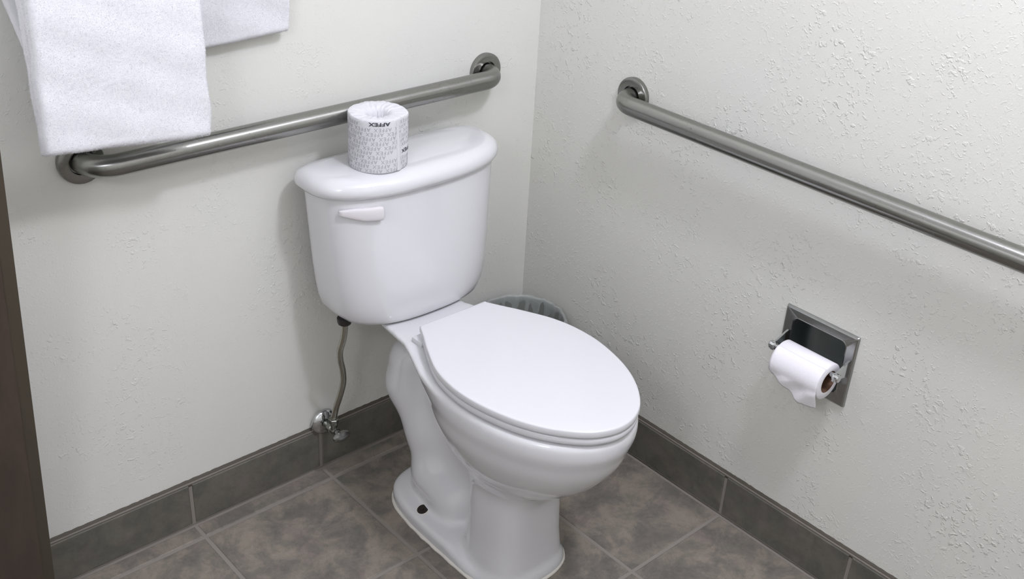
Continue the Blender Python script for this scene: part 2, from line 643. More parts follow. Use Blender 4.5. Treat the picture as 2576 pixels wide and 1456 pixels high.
def bowl_field(X, D, Z):
    X = np.abs(X)
    ip = lambda z, pts: np.interp(z, [q[0] for q in pts], [q[1] for q in pts])

    def sm(z, pts):                    # smooth interpolation by averaging
        return sum(ip(z + o, pts) for o in (-0.008, -0.004, 0, 0.004, 0.008)) / 5
    # bowl: stacked egg sections
    wz = [(0.10, 0.010), (0.185, 0.030), (0.205, 0.050), (0.235, 0.086), (0.27, 0.114), (0.30, 0.132), (0.33, 0.1445),
          (0.355, 0.154), (0.375, 0.158), (0.388, 0.1595), (0.398, 0.163), (0.415, 0.1655), (0.435, 0.1635), (0.46, 0.160)]
    fz = [(0.10, 0.02), (0.185, 0.045), (0.205, 0.074), (0.235, 0.117), (0.27, 0.161), (0.30, 0.191), (0.33, 0.214),
          (0.355, 0.229), (0.375, 0.236), (0.388, 0.239), (0.398, 0.244), (0.415, 0.248), (0.435, 0.246), (0.46, 0.242)]
    bz = [(0.10, 0.02), (0.185, 0.10), (0.235, 0.15), (0.27, 0.17), (0.33, 0.19), (0.36, 0.20), (0.43, 0.215), (0.46, 0.215)]
    w, lf, lb = sm(Z, wz), sm(Z, fz), sm(Z, bz)
    dd = D - 0.488
    l = np.where(dd > 0, lf, lb)
    r = np.sqrt((X / w) ** 2 + (dd / l) ** 2)
    slope = np.maximum((sm(Z + 0.006, wz) - sm(Z - 0.006, wz)), (sm(Z + 0.006, fz) - sm(Z - 0.006, fz))) / 0.012
    bowl = (r - 1) * np.minimum(w, l) / np.sqrt(1 + slope ** 2)
    bowl = smax(bowl, 0.178 - Z, 0.02)
    # deck under the tank
    hw = np.interp(D, [0.03, 0.16, 0.26, 0.36], [0.098, 0.096, 0.108, 0.135])
    under = np.interp(D, [0.05, 0.12, 0.22, 0.34], [0.410, 0.400, 0.375, 0.33])
    hwz = hw + 0.004 - np.clip(0.440 - Z, 0, 1) * 0.75
    deck = smax(smax((X - hwz) * 0.8, np.maximum(0.045 - D, D - 0.42), 0.02), under - Z, 0.035)
    # trapway: a bent tube
    def caps(p, q, r0_, r1_, sx=1.0):
        p, q = np.array(p), np.array(q)
        v = q - p
        t = np.clip(((D - p[0]) * v[0] + (Z - p[1]) * v[1]) / (v @ v), 0, 1)
        return np.sqrt((X * sx) ** 2 + (D - p[0] - t * v[0]) ** 2 + (Z - p[1] - t * v[1]) ** 2) - (r0_ + (r1_ - r0_) * t)
    trap = caps((0.160, 0.310), (0.160, 0.255), 0.058, 0.061)
    trap = smin(trap, caps((0.160, 0.255), (0.222, 0.165), 0.061, 0.056), 0.02)
    trap = smin(trap, caps((0.222, 0.165), (0.258, 0.080), 0.056, 0.059), 0.02)
    trap = smin(trap, caps((0.262, 0.085), (0.340, 0.058), 0.060, 0.058, 0.80), 0.02)
    web = smax(smax(X - 0.026, np.maximum(0.23 - D, D - 0.50), 0.02), Z - 0.30, 0.02)
    # front column
    wc = np.interp(Z, [0, 0.03, 0.08, 0.22], [0.098, 0.092, 0.086, 0.080])
    dcx = D - 0.485
    lc = np.where(dcx > 0, np.interp(Z, [0, 0.03, 0.08, 0.22], [0.090, 0.083, 0.078, 0.073]), 0.075)
    rc = ((X / wc) ** 3.2 + (np.abs(dcx) / lc) ** 3.2) ** (1 / 3.2)
    col = (rc - 1) * np.minimum(wc, lc)
    col = smax(col, Z - 0.26, 0.02)
    # foot flange
    df = D - 0.44
    wf = np.interp(D, [0.13, 0.20, 0.30, 0.50, 0.62], [0.108, 0.110, 0.111, 0.111, 0.104])
    lfo = np.where(df > 0, 0.132, 0.275)
    ex = np.where(df > 0, 2.4, 4.0)
    rf = ((X / wf) ** ex + (np.abs(df) / lfo) ** ex) ** (1 / ex)
    foot = (rf - 1) * 0.11
    topz = 0.034 + 0.016 * np.clip((0.1 - X) / 0.1, 0, 1)
    topz = topz * np.interp(D, [0.40, 0.50], [1.0, 0.35])
    foot = smax(foot, Z - topz, 0.014)
    body = smin(bowl, deck, 0.045)
    low = smin(smin(trap, web, 0.030), col, 0.026)
    low = smin(low, foot, 0.022)
    f = smin(body, low, np.interp(Z, [0.16, 0.24, 0.30, 0.36], [0.030, 0.028, 0.024, 0.018]))
    f = smax(f, Z - np.interp(D, [0.20, 0.27], [0.4362, 0.443]), 0.013)
    f = smax(f, 0.001 - Z, 0.002)
    return f


STEP = 0.0033
lo = (-0.19, 0.02, -0.012)
hi = (0.19, 0.76, 0.46)
axs = [np.arange(a, b, STEP) for a, b in zip(lo, hi)]
GX, GD, GZ = np.meshgrid(*axs, indexing='ij')
FV = bowl_field(GX, GD, GZ)
V, Q = surface_nets(FV, lo, STEP)
ed = np.concatenate([Q[:, [a, (a + 1) % 4]] for a in range(4)])
for it in range(64):             # even out the grid, then soften the glaze over creases
    acc = np.zeros_like(V)
    cnt = np.zeros(len(V))
    np.add.at(acc, ed[:, 0], V[ed[:, 1]])
    np.add.at(acc, ed[:, 1], V[ed[:, 0]])
    np.add.at(cnt, ed[:, 0], 1)
    np.add.at(cnt, ed[:, 1], 1)
    if it < 40:
        wt = np.where(V[:, 2] > 0.003, 0.5 if it % 2 == 0 else -0.51, 0.0)
    else:
        wt = np.interp(V[:, 2], [0.02, 0.06, 0.33, 0.38], [0.0, 0.5, 0.5, 0.0])
    V = V + (acc / cnt[:, None] - V) * wt[:, None]
Vw = np.stack([XC + V[:, 0], -V[:, 1], V[:, 2]], 1)
mesh_obj('bowl', Vw, Q[:, ::-1], M_CERAMIC, toilet, angle=180)


def outline(pts, n):
    """closed symmetric outline from half points (X, d) given from back to front tip"""
    half = [(-x, d) for x, d in pts]
    ext = half + [(-half[-2][0], half[-2][1])]          # carry the curve past the tip
    sp = spline([(x, d, 0) for x, d in ext], n)[:-n]
    left = [(p[0], p[1]) for p in sp]
    right = [(-x, d) for x, d in reversed(left[:-1])]
    return np.array(left + right)


def inset(o, dist):
    nxt, prv = np.roll(o, -1, 0), np.roll(o, 1, 0)
    t = nxt - prv
    t /= np.linalg.norm(t, axis=1)[:, None]
    nrm = np.stack([-t[:, 1], t[:, 0]], 1)
    c = o.mean(0)
    if ((c - o) * nrm).sum() < 0:
        nrm = -nrm
    return o + nrm * dist


LID = [(0.081, 0.2755), (0.098, 0.308), (0.122, 0.352), (0.149, 0.412), (0.1605, 0.475), (0.157, 0.540), (0.1365, 0.615),
       (0.1025, 0.676), (0.056, 0.722), (0.0, 0.739)]
lid_o = outline(LID, 8)


def slab(o, prof):
    """prof: (inset, z)"""
    return [[W(x, d, z) for x, d in inset(o, i)] for i, z in prof]


def crown(m, o, i0, z0, rise, steps=6):
    c = o.mean(0)
    base = inset(o, i0)
    rings = []
    for k in range(1, steps + 1):
        s = 1 - k / (steps + 0.0)
        s = max(s, 0.02)
        rings.append([W(c[0] + (x - c[0]) * s, c[1] + (d - c[1]) * s, z0 + rise * (1 - s * s)) for x, d in base])
    return rings


ZS = 0.4465                      # underside of the seat ring
m = MB()
seat_rings = slab(lid_o, [(0.014, ZS), (0.0045, ZS), (0.0025, ZS + 0.0012), (0.0015, ZS + 0.005), (0.0018, ZS + 0.0115), (0.0030, ZS + 0.0132), (0.0060, ZS + 0.0140), (0.02, ZS + 0.0142)])
m.loft(seat_rings)
m.build('seat_ring', M_SEAT, toilet, angle=50)
ZL = ZS + 0.0157
m = MB()
lid_rings = slab(lid_o, [(0.012, ZL), (0.0022, ZL), (0.0008, ZL + 0.0010), (0.0, ZL + 0.004), (0.0004, ZL + 0.0125), (0.0012, ZL + 0.0139),
                         (0.0028, ZL + 0.0148), (0.006, ZL + 0.0152)])
lid_rings += crown(m, lid_o, 0.006, ZL + 0.0152, 0.0018)
m.loft(lid_rings)
m.build('seat_lid', M_SEAT, toilet, angle=50)
for s in (-1, 1):
    m = MB()
    c = W(s * 0.080, 0.280, 0.442)
    m.box((c[0] - 0.015, c[1] - 0.020, 0.4405), (c[0] + 0.015, c[1] + 0.013, 0.4545), 0.006)
    m.build('hinge', M_SEAT, toilet)

# bolt holes in the foot and the white caulk round it
for s in (-1, 1):
    cx, cd = s * 0.083, 0.297
    zz = np.linspace(0.015, 0.10, 400)
    fz_ = bowl_field(np.full(400, cx), np.full(400, cd), zz)
    cz = zz[np.argmax(fz_ > 0)]
    e = 1e-3
    pt = lambda a, b, c: float(bowl_field(np.array([cx + a]), np.array([cd + b]), np.array([cz + c]))[0])
    nrm = Vector((pt(e, 0, 0) - pt(-e, 0, 0), -(pt(0, e, 0) - pt(0, -e, 0)), pt(0, 0, e) - pt(0, 0, -e))).normalized()
    m = MB()
    m.lathe(W(cx, cd, cz - 0.0018), nrm, [(0.0145, 0.0), (0.0148, 0.0018), (0.0140, 0.0028), (0.0122, 0.003)], 28)
    b = m.build('bolt_ring', M_CAULK_W, toilet)
    m = MB()
    m.lathe(W(cx, cd, cz - 0.0018), nrm, [(0.0122, 0.0018), (0.0122, 0.0034), (0.008, 0.0036), (0.0034, 0.0037), (0.0034, 0.0075), (0.0028, 0.0082)], 24)
    m.build('floor_bolt', M_HOLE, b)


def foot_outline(off, n=120):
    out = []
    for k in range(n):
        a = 2 * PI * k / n
        # march outwards in the base plane to the foot's edge
        lo_, hi_ = 0.0, 0.4
        for _ in range(26):
            mid = (lo_ + hi_) / 2
            X, d = mid * math.sin(a), 0.36 + mid * math.cos(a)
            v = float(bowl_field(np.array([X]), np.array([d]), np.array([0.010]))[0])
            lo_, hi_ = (mid, hi_) if v < 0 else (lo_, mid)
        r = lo_ + off
        out.append((r * math.sin(a), 0.36 + r * math.cos(a)))
    return out


m = MB()
fo = foot_outline(0.0)
path = [W(x, d, 0.0025) for x, d in fo]
rings = []
for k in range(len(fo)):
    x, d = fo[k]
    x2, d2 = fo[(k + 1) % len(fo)]
    x1, d1 = fo[k - 1]
    t = np.array([x2 - x1, d2 - d1])
    t /= np.linalg.norm(t)
    nr = np.array([t[1], -t[0]])
    if nr @ (np.array([x, d]) - np.array([0, 0.36])) < 0:
        nr = -nr
    wv = 0.0042 + 0.0006 * math.sin(k * 0.9) + random.uniform(-0.0004, 0.0004)
    sec = [(-0.004, 0.0002), (wv, 0.0002), (wv * 0.8, 0.0025), (0.0008, 0.0058), (-0.004, 0.0065)]
    rings.append([W(x + nr[0] * s, d + nr[1] * s, z) for s, z in sec])
rings.append(rings[0])
m.loft(rings, False, False)
m.build('caulk_bead', M_CAULK_W, toilet, angle=180)

# --- tank and tank lid, turned slightly on the bowl
TYAW = math.radians(-0.3)


def T(X, d, z):
    c, s = math.cos(TYAW), math.sin(TYAW)
    X0, y0 = X, -(d - 0.11)
    return (XC + 0.013 + X0 * c - y0 * s, -0.112 + X0 * s + y0 * c, z)


def dsec(w, df, db, d0, nf, nb, z, n=96):
    r = []
    for k in range(n):
        a = 2 * PI * k / n
        ca, sa = math.cos(a), math.sin(a)
        if sa >= 0:
            X = w * math.copysign(abs(ca) ** (2 / nf), ca)
            d = d0 + (df - d0) * abs(sa) ** (2 / nf)
        else:
            X = w * math.copysign(abs(ca) ** (2 / nb), ca)
            d = d0 - (d0 - db) * abs(sa) ** (2 / nb)
        r.append(T(X, d, z))
    return r


m = MB()
TZ0, TZ1 = 0.4375, 0.7185
prof = [(0.0, 0.78, 0.64), (0.0015, 0.84, 0.79), (0.006, 0.895, 0.88), (0.014, 0.933, 0.935), (0.026, 0.960, 0.968), (0.045, 0.980, 0.99),
        (0.075, 0.992, 1.0), (0.12, 1.0, 1.0), (0.17, 1.0, 1.0), (0.22, 1.0, 1.0), (TZ1 - TZ0, 1.0, 1.0)]
rings = []
for h, sw, sd in prof:
    tt = h / (TZ1 - TZ0)
    w = (0.186 + 0.021 * tt) * sw
    df = 0.118 + (0.186 - 0.118) * sd + 0.022 * (1 - tt)
    db = 0.118 - (0.118 - 0.040) * sd
    rings.append(dsec(w, df, db, 0.090 if sd > .9 else 0.1, 2.55, 6.0, TZ0 + h))
m.loft(rings)
tank = m.build('tank', M_CERAMIC, toilet, angle=60)
m = MB()
LZ0 = 0.7165
lw, lf_, lb_ = 0.2205, 0.200, 0.017
lp = [(0.020, 0.0), (0.009, 0.0004), (0.004, 0.0025), (0.0008, 0.008), (0.0, 0.0145), (0.0012, 0.021), (0.0045, 0.027), (0.010, 0.0322), (0.017, 0.0358),
      (0.026, 0.0382), (0.040, 0.0394), (0.058, 0.0398)]
rings = [dsec(lw - i, lf_ - i, lb_ + min(i, 0.03), 0.085, 2.45, 5.0, LZ0 + h) for i, h in lp]
m.loft(rings)
tank_lid = m.build('tank_lid', M_CERAMIC, toilet, angle=60)

# flush handle: a paddle fixed at its right end, thinner and lower at its left tip
m = MB()
stations = [(-0.172, 0.1500, 0.6915, 0.0045, 0.003), (-0.168, 0.1535, 0.6915, 0.0062, 0.0045), (-0.150, 0.1640, 0.6890, 0.0112, 0.0055), (-0.135, 0.1705, 0.6865, 0.0136, 0.0065),
            (-0.120, 0.1755, 0.6865, 0.0142, 0.0070), (-0.106, 0.1795, 0.6860, 0.0146, 0.0070), (-0.1005, 0.181, 0.6858, 0.0138, 0.006)]
rings = []
stations = [(X - 0.0145 - (0.002 if X < -0.16 else 0), d + (0.001 if X < -0.13 else 0.003), z + 0.001, hz, hd) for X, d, z, hz, hd in stations]
for X, d, z, hz, hd in stations:
    r = []
    for k in range(20):
        a = 2 * PI * k / 20
        ca, sa = math.cos(a), math.sin(a)
        r.append(T(X, d + hd * math.copysign(abs(ca) ** 0.55, ca), z + hz * math.copysign(abs(sa) ** 0.85, sa)))
    rings.append(r)
m.loft(rings)
m.tube([T(-0.125, 0.140, 0.687), T(-0.125, 0.176, 0.687)], 0.010, 20)
m.build('flush_handle', M_WHITEPL, toilet)

# ------------------------------------------------------------------ water supply
VX, VZ = -0.589, 0.124
sup = empty('water_supply_valve', (VX, -0.0085, VZ), 'chrome shut-off valve with braided hose on the wall under the tank', 'valve')
m = MB()
m.lathe((VX, -0.0087, VZ), (0, -1, 0), [(0.031, 0.0), (0.031, 0.002), (0.0292, 0.006), (0.024, 0.0105), (0.017, 0.0135), (0.012, 0.0145), (0.0095, 0.0148)], 44)
m.build('escutcheon', M_CHROME, sup)
m = MB()
m.lathe((VX, -0.022, VZ), (0, -1, 0), [(0.0085, 0), (0.0085, 0.012), (0.0115, 0.0125), (0.0115, 0.024), (0.0098, 0.026), (0.0098, 0.040), (0.007, 0.041), (0.0062, 0.050)], 28)
m.tube([(VX - 0.001, -0.0535, VZ + 0.004), (VX - 0.001, -0.0535, VZ + 0.020)], 0.0078, 20)
m.build('valve_body', M_BRASS, sup)
m = MB()
m.lathe((VX - 0.001, -0.0535, VZ + 0.0205), (0, 0, 1), [(0.0105, 0), (0.0105, 0.010), (0.0085, 0.0115), (0.0085, 0.013), (0.0098, 0.0135), (0.0098, 0.016), (0.007, 0.017)], 6)
m.build('compression_nut', M_BRASS, sup, angle=30)
m = MB()
m.lathe((VX, -0.070, VZ), (0.05, -1, 0.0), [(0.006, 0), (0.011, 0.002), (0.0165, 0.006), (0.0175, 0.010), (0.0165, 0.014), (0.011, 0.017), (0.004, 0.018)], 40, 1.25, 0.72)
m.build('valve_handle', M_CHROME_D, sup)
hp = [(-0.599, -0.1195, 0.437), (-0.598, -0.117, 0.412), (-0.600, -0.112, 0.385), (-0.6035, -0.107, 0.362), (-0.599, -0.100, 0.335), (-0.589, -0.092, 0.301),
      (-0.584, -0.085, 0.266), (-0.586, -0.074, 0.226), (-0.589, -0.063, 0.192), (-0.590, -0.0535, 0.158)]
m = MB()
m.tube(spline(hp, 6), 0.0066, 16)
m.build('braided_hose', M_HOSE, sup)
m = MB()
m.lathe((-0.599, -0.1195, 0.4290), (0, 0, 1), [(0.0095, 0), (0.0135, 0.003), (0.0145, 0.006), (0.0150, 0.012), (0.0150, 0.0155)], 12)
m.build('tank_nut', M_BLACK, sup, angle=30)

# ------------------------------------------------------------------ grab bars
def grab_bar(p0, p1, wall_n, label, M_STEEL):
    """p0, p1: flange centres on the wall; wall_n: direction out of the wall"""
    p0, p1, n = Vector(p0), Vector(p1), Vector(wall_n)
    root = empty('grab_bar', p0, label, 'grab bar', 'stainless grab bars on the walls')
    d = (p1 - p0).normalized()
    off, R = 0.0555, 0.045
    pts = [p0 + n * 0.004]
    for k in range(11):
        a = PI / 2 * k / 10
        c = p0 + n * (off - R) + d * R
        pts.append(c + n * (R * math.sin(a)) - d * (R * math.cos(a)))
    for k in range(1, 24):
        pts.append(p0 + n * off + d * (R + ((p1 - p0).length - 2 * R) * k / 24))
    for k in range(11):
        a = PI / 2 * (1 - k / 10)
        c = p1 + n * (off - R) - d * R
        pts.append(c + n * (R * math.sin(a)) + d * (R * math.cos(a)))
    pts.append(p1 + n * 0.004)
    MB().tube(pts, 0.0190, 32).build('bar', M_STEEL, root, angle=180)
    for p in (p0, p1):
        m = MB()
        m.lathe(p, n, [(0.0385, 0.0005), (0.0390, 0.004), (0.0390, 0.0095), (0.0380, 0.0113), (0.0360, 0.0122), (0.030, 0.0128), (0.0222, 0.0130), (0.0215, 0.0115), (0.0213, 0.006)], 56)
        m.build('flange', M_STEEL, root, angle=35)
    return root


grab_bar((-0.1556, 0, 0.841), (-1.0268, 0, 0.841), (0, -1, 0), 'horizontal steel grab bar on the back wall above the toilet tank', M_STEEL_X)
grab_bar((0, -0.2937, 0.841), (0, -1.330, 0.841), (-1, 0, 0), 'horizontal steel grab bar on the right wall above the recessed paper holder', M_STEEL_Y)

# ------------------------------------------------------------------ recessed paper holder and its roll
hold = empty('recessed_paper_holder', (0, -0.813, 0.482), 'chrome recessed toilet paper holder set into the right wall', 'paper holder')


def rrect(y0, y1, z0, z1, r, n=6):
    out = []
    for cy, cz, a0 in ((y1 - r, z1 - r, 0), (y0 + r, z1 - r, PI / 2), (y0 + r, z0 + r, PI), (y1 - r, z0 + r, 1.5 * PI)):
        for k in range(n + 1):
            a = a0 + PI / 2 * k / n
            out.append((cy + r * math.cos(a), cz + r * math.sin(a)))
    return out


PY0, PY1, PZ0, PZ1 = -0.8925, -0.7335, 0.4050, 0.5585
IY0, IY1, IZ0, IZ1 = -0.8715, -0.7545, 0.4270, 0.5400
ro = [rrect(PY0 + i, PY1 - i, PZ0 + i, PZ1 - i, 0.003) for i in (0, 0, 0.0015, 0.004)]
ri = [rrect(IY0 + i, IY1 - i, IZ0 + i, IZ1 - i, 0.012) for i in (-0.0015, 0.0, 0.001)]
m = MB()
rings = [[(x, y, z) for y, z in r] for x, r in zip((-0.0002, -0.0022, -0.0050, -0.0066), ro)]
rings += [[(x, y, z) for y, z in r] for x, r in zip((-0.0066, -0.0074, -0.0045), ri)]
m.loft(rings, False, False)
m.build('plate', M_CHROME_D, hold, angle=25)
m = MB()
cup = [rrect(IY0 + i, IY1 - i, IZ0 + i, IZ1 - i, 0.012 + 0.4 * i) for i in (0.001, 0.0015, 0.004, 0.012, 0.026)]
m.loft([[(x, y, z) for y, z in r] for x, r in zip((-0.0045, 0.020, 0.040, 0.052, 0.058), cup)], False, True)
m.build('recess_cup', M_RECESS, hold, angle=60)
AX, AZ = -0.046, 0.4875
for y, s in ((-0.7475, 1), (-0.8845, -1)):
    m = MB()
    # post: a flat arm leaving the plate and reaching out to the roller
    prof = [(-0.004, 0.017), (-0.014, 0.0155), (-0.026, 0.0125), (-0.038, 0.0098), (AX - 0.004, 0.0085), (AX - 0.0085, 0.005)]
    rings = []
    for x, hz in prof:
        zc = AZ + (x - AX) * 0.10
        rings.append([(x, y + sy * 0.0018, zc + sz * hz) for sy, sz in ((-1, -1), (1, -1), (1, 1), (-1, 1))])
    m.loft(rings)
    m.lathe((AX, y - s * 0.005, AZ), (0, s, 0), [(0.0072, 0), (0.0085, 0.002), (0.0085, 0.011), (0.0068, 0.0135)], 32)
    m.build('arm', M_CHROME, hold, angle=30)
MB().tube([(AX, -0.8845, AZ), (AX, -0.7475, AZ)], 0.0062, 18).build('roller', M_CHROME_D, hold)

roll = empty('tissue_roll', (AX, -0.813, 0.44), 'partly used plain toilet roll hanging in the recessed wall holder', 'toilet roll')
RZc = AZ - 0.0160
RR, RC = 0.0365, 0.0225
Y0r, Y1r = -0.8735, -0.7665
m = MB()
n = 56
prof = [(RC, Y0r), (RR - 0.002, Y0r), (RR, Y0r + 0.002), (RR, Y1r - 0.002), (RR - 0.002, Y1r), (RC, Y1r)]
rings = []
for r, y in prof:
    rings.append([(AX + r * math.cos(2 * PI * k / n) * (1.0 + 0.012 * math.sin(3 * 2 * PI * k / n)), y, RZc + r * math.sin(2 * PI * k / n)) for k in range(n)])
m.loft(rings, False, False)
m.build('paper', M_TISSUE, roll, angle=50)
m = MB()
rings = [[(AX + r * math.cos(2 * PI * k / n), y, RZc + r * math.sin(2 * PI * k / n)) for k in range(n)]
         for r, y in ((RC, Y0r), (RC, Y1r), (RC - 0.0012, Y1r), (RC - 0.0012, Y0r), (RC, Y0r))]
m.loft(rings, False, False)
m.build('core', M_CARD, roll, angle=40)
# the loose end: leaves the front of the roll and hangs, torn along a slant
m = MB()
nu, nv = 24, 22
V_, F_ = [], []
for i in range(nu + 1):
    u = i / nu
    y = Y1r - 0.0005 + (Y0r - Y1r + 0.001) * u
    tail = 0.004 + 0.042 * min(1, max(0, u / 0.68)) ** 0.9 - 0.005 * max(0, (u - 0.8) / 0.2) + 0.0012 * math.sin(u * 23) + 0.0007 * math.sin(u * 57)
    arc = 1.35
    tot = arc * RR + tail
    for j in range(nv + 1):
        sdist = tot * j / nv
        if sdist < arc * RR:
            a = arc - 0.25 - sdist / RR
            x, z = AX - (RR + 0.0009) * math.cos(a), RZc + (RR + 0.0009) * math.sin(a)
        else:
            q = sdist - arc * RR
            a = -0.25
            x = AX - (RR + 0.0009) * math.cos(a) + 0.18 * q + 0.0030 * math.sin(u * 11 + q * 90) * min(1, q / 0.012)
            z = RZc + (RR + 0.0009) * math.sin(a) - 0.97 * q
        V_.append((x, y, z))
for i in range(nu):
    for j in range(nv):
        a = i * (nv + 1) + j
        F_.append((a, a + 1, a + nv + 2, a + nv + 1))
o = mesh_obj('loose_sheet', V_, F_, M_TISSUE, roll, angle=180)
sol = o.modifiers.new('thickness', 'SOLIDIFY')
sol.thickness = 0.0007

# ------------------------------------------------------------------ wrapped roll on the tank lid
TX, TY, TR, TH = -0.5155, -0.1205, 0.0545, 0.1030
TZ = LZ0 + 0.0394
wr = empty('wrapped_toilet_roll', (TX, TY, TZ), 'new toilet roll in printed paper wrapper standing on the tank lid', 'toilet roll')
n = 144


def tp_r(a, h):
    """radius of the wrapper at angle a and height h (0..1): the overlap sticks out as a soft corner"""
    corner = 0.0040 * math.exp(-((a - CORNER) / 0.22) ** 2) * (0.35 + 0.65 * h)
    flat = 0.0012 * math.exp(-((a - CORNER + 0.5) / 0.25) ** 2)
    return TR + corner - flat + 0.0004 * math.sin(5 * a + 3 * h) + 0.0003 * math.sin(11 * a - 7 * h)


CORNER = 5.55            # towards the right of the picture
m = MB()
rings = []
for h in [0, 0.01, 0.03, 0.2, 0.4, 0.6, 0.8, 0.93, 0.975]:
    rr = -0.0022 if h == 0 else (-0.0006 if h == 0.01 else 0)
    rings.append([(TX + (tp_r(2 * PI * k / n, h) + rr) * math.cos(2 * PI * k / n), TY + (tp_r(2 * PI * k / n, h) + rr) * math.sin(2 * PI * k / n), TZ + TH * h) for k in range(n)])
# gathered, pleated paper over the top, tucked into the core
for s, dz, am in ((0.985, 0.0003, 0.0002), (0.95, 0.0010, 0.0004), (0.86, 0.0010, 0.0008), (0.72, 0.0004, 0.0011), (0.58, -0.0006, 0.0013), (0.46, -0.0022, 0.0016), (0.38, -0.007, 0.0022), (0.33, -0.018, 0.002), (0.29, -0.030, 0.0015), (0.06, -0.034, 0.001)):
    r = []
    for k in range(n):
        a = 2 * PI * k / n
        pl = 1.5 * am * (math.sin(19 * a + 4 * s) + 0.6 * math.sin(31 * a - 9 * s) + 0.5 * math.sin(7 * a))
        rad = tp_r(a, 1) * s + pl * 0.35
        r.append((TX + rad * math.cos(a), TY + rad * math.sin(a), TZ + TH + dz + pl * 0.55))
    rings.append(r)
m.loft(rings)
wrap = m.build('wrapper', M_WRAP, wr, angle=55)
# upright flap of paper at the back of the core hole
m = MB()
V_, F_ = [], []
for i in range(9):
    a = 0.55 + 1.25 * i / 8
    for j in range(4):
        rr = 0.024 + 0.0075 * j
        V_.append((TX + rr * math.cos(a), TY + rr * math.sin(a), TZ + TH - 0.012 + 0.0048 * j + 0.0022 * math.sin(i * 1.4)))
for i in range(8):
    for j in range(3):
        q = i * 4 + j
        F_.append((q, q + 1, q + 5, q + 4))
o = mesh_obj('tucked_flap', V_, F_, M_WRAP, wrap, angle=180)
o.modifiers.new('thickness', 'SOLIDIFY').thickness = 0.0006
# plain overlap strip of the wrapper, standing slightly proud
SEAM = 4.84
m = MB()
rings = []
for i in range(15):
    h = i / 14
    w_ = 0.055 + 0.02 * h + 0.05 * (1 - h) ** 2
    sec = []
    for da, pr in ((-w_, 0.0002), (-w_ * 0.7, 0.0010), (0, 0.0014), (w_ * 0.7, 0.0010), (w_, 0.0002)):
        a = SEAM + 0.10 * (1 - h) + da
        r_ = tp_r(a, h) + pr
        sec.append((TX + r_ * math.cos(a), TY + r_ * math.sin(a), TZ + 0.0015 + (TH - 0.004) * h))
    rings.append(sec)
V_, F_ = [], []
for r in rings:
    V_ += r
for i in range(14):
    for j in range(4):
        q = i * 5 + j
        F_.append((q, q + 1, q + 6, q + 5))
mesh_obj('overlap_seam', V_, F_, M_WRAP, wrap, angle=180)


def text_mesh(s, size, extra=0.0, space=1.0):
    cu_ = bpy.data.curves.new('t', 'FONT')
    cu_.body = s
    cu_.size = size
    cu_.offset = extra
    cu_.space_character = space
    cu_.resolution_u = 2
    ob = bpy.data.objects.new('t', cu_)
    COL.objects.link(ob)
    bpy.context.view_layer.update()
    me = ob.to_mesh()
    bm = bmesh.new()
    bm.from_mesh(me)
    bmesh.ops.triangulate(bm, faces=bm.faces)
    bmesh.ops.subdivide_edges(bm, edges=[e for e in bm.edges if e.calc_length() > size * 0.45], cuts=1)
    bmesh.ops.triangulate(bm, faces=bm.faces)
    bm.verts.index_update()
    v = [x.co[:2] for x in bm.verts]
    f = [[w.index for w in q.verts] for q in bm.faces]
    bm.free()
    ob.to_mesh_clear()
    bpy.data.objects.remove(ob)
    v = np.array(v)
    v[:, 0] -= (v[:, 0].min() + v[:, 0].max()) / 2
    v[:, 1] -= (v[:, 1].min() + v[:, 1].max()) / 2
    return v, f


def wrap_print(m, tv, tf, a0, z0, wide=1.0, lift=0.00035, slant=0.0):
    """lay flat lettering upside down on the wrapper at angle a0, height z0"""
    vs_ = []
    for x, y in tv:
        s_ = -x * wide
        a = a0 + s_ / TR
        z = z0 - y + slant * s_
        h = (z - TZ) / TH
        r_ = tp_r(a % (2 * PI), min(max(h, 0), 1)) + lift
        vs_.append((TX + r_ * math.cos(a), TY + r_ * math.sin(a), z))
    m.add(vs_, tf)


tv, tf = text_mesh('AFFEX', 0.0100, 0.0, 1.22)
m = MB()
rows = 11
a_from, a_to = 2.5, 6.7
period = 0.0395
for r_ in range(rows):
    z = TZ + 0.0058 + r_ * 0.0089
    a = a_from + ((r_ * 0.0152) % period) / TR
    while a < a_to:
        bold1 = abs(a - 4.17) < 0.78 and r_ == rows - 1
        bold2 = abs(a - 5.42) < 0.78 and r_ in (3, 4)
        if not (bold1 or bold2):
            wrap_print(m, tv, tf, a, z, 1.02, 0.0003, 0.0)
        a += period / TR
m.build('grey_lettering', M_INK, wrap, smooth=False)
bv, bf = text_mesh('AFFEX', 0.0098, 0.00022)
for a, z in ((4.17, TZ + TH - 0.0062), (5.42, TZ + 0.0365)):
    m = MB()
    wrap_print(m, bv, bf, a, z, 1.42, 0.0006)
    m.build('black_lettering', M_INKD, wrap, smooth=False)

# ------------------------------------------------------------------ towels on a rail above the picture
RAILY, RAILZ = -0.0748, 1.52
rail = empty('towel_rail', (-0.86, 0, RAILZ), 'chrome towel rail on the back wall carrying the white towels', 'towel rail')
MB().tube([(-1.26, RAILY, RAILZ), (-0.52, RAILY, RAILZ)], 0.009, 18).build('rail', M_CHROME, rail)
for x in (-1.25, -0.53):
    m = MB()
    m.lathe((x, -0.0003, RAILZ), (0, -1, 0), [(0.026, 0), (0.026, 0.006), (0.012, 0.010), (0.010, 0.066), (0.013, 0.070), (0.013, 0.086)], 28)
    m.build('post', M_CHROME, rail)


def noise3(p, s, seed=0):
    return (math.sin(p[0] * s * 1.7 + seed) * math.cos(p[2] * s * 1.3 + seed * 2.1) + math.sin(p[2] * s * 2.3 + p[0] * s * 0.9 + seed * 0.7)) * 0.5


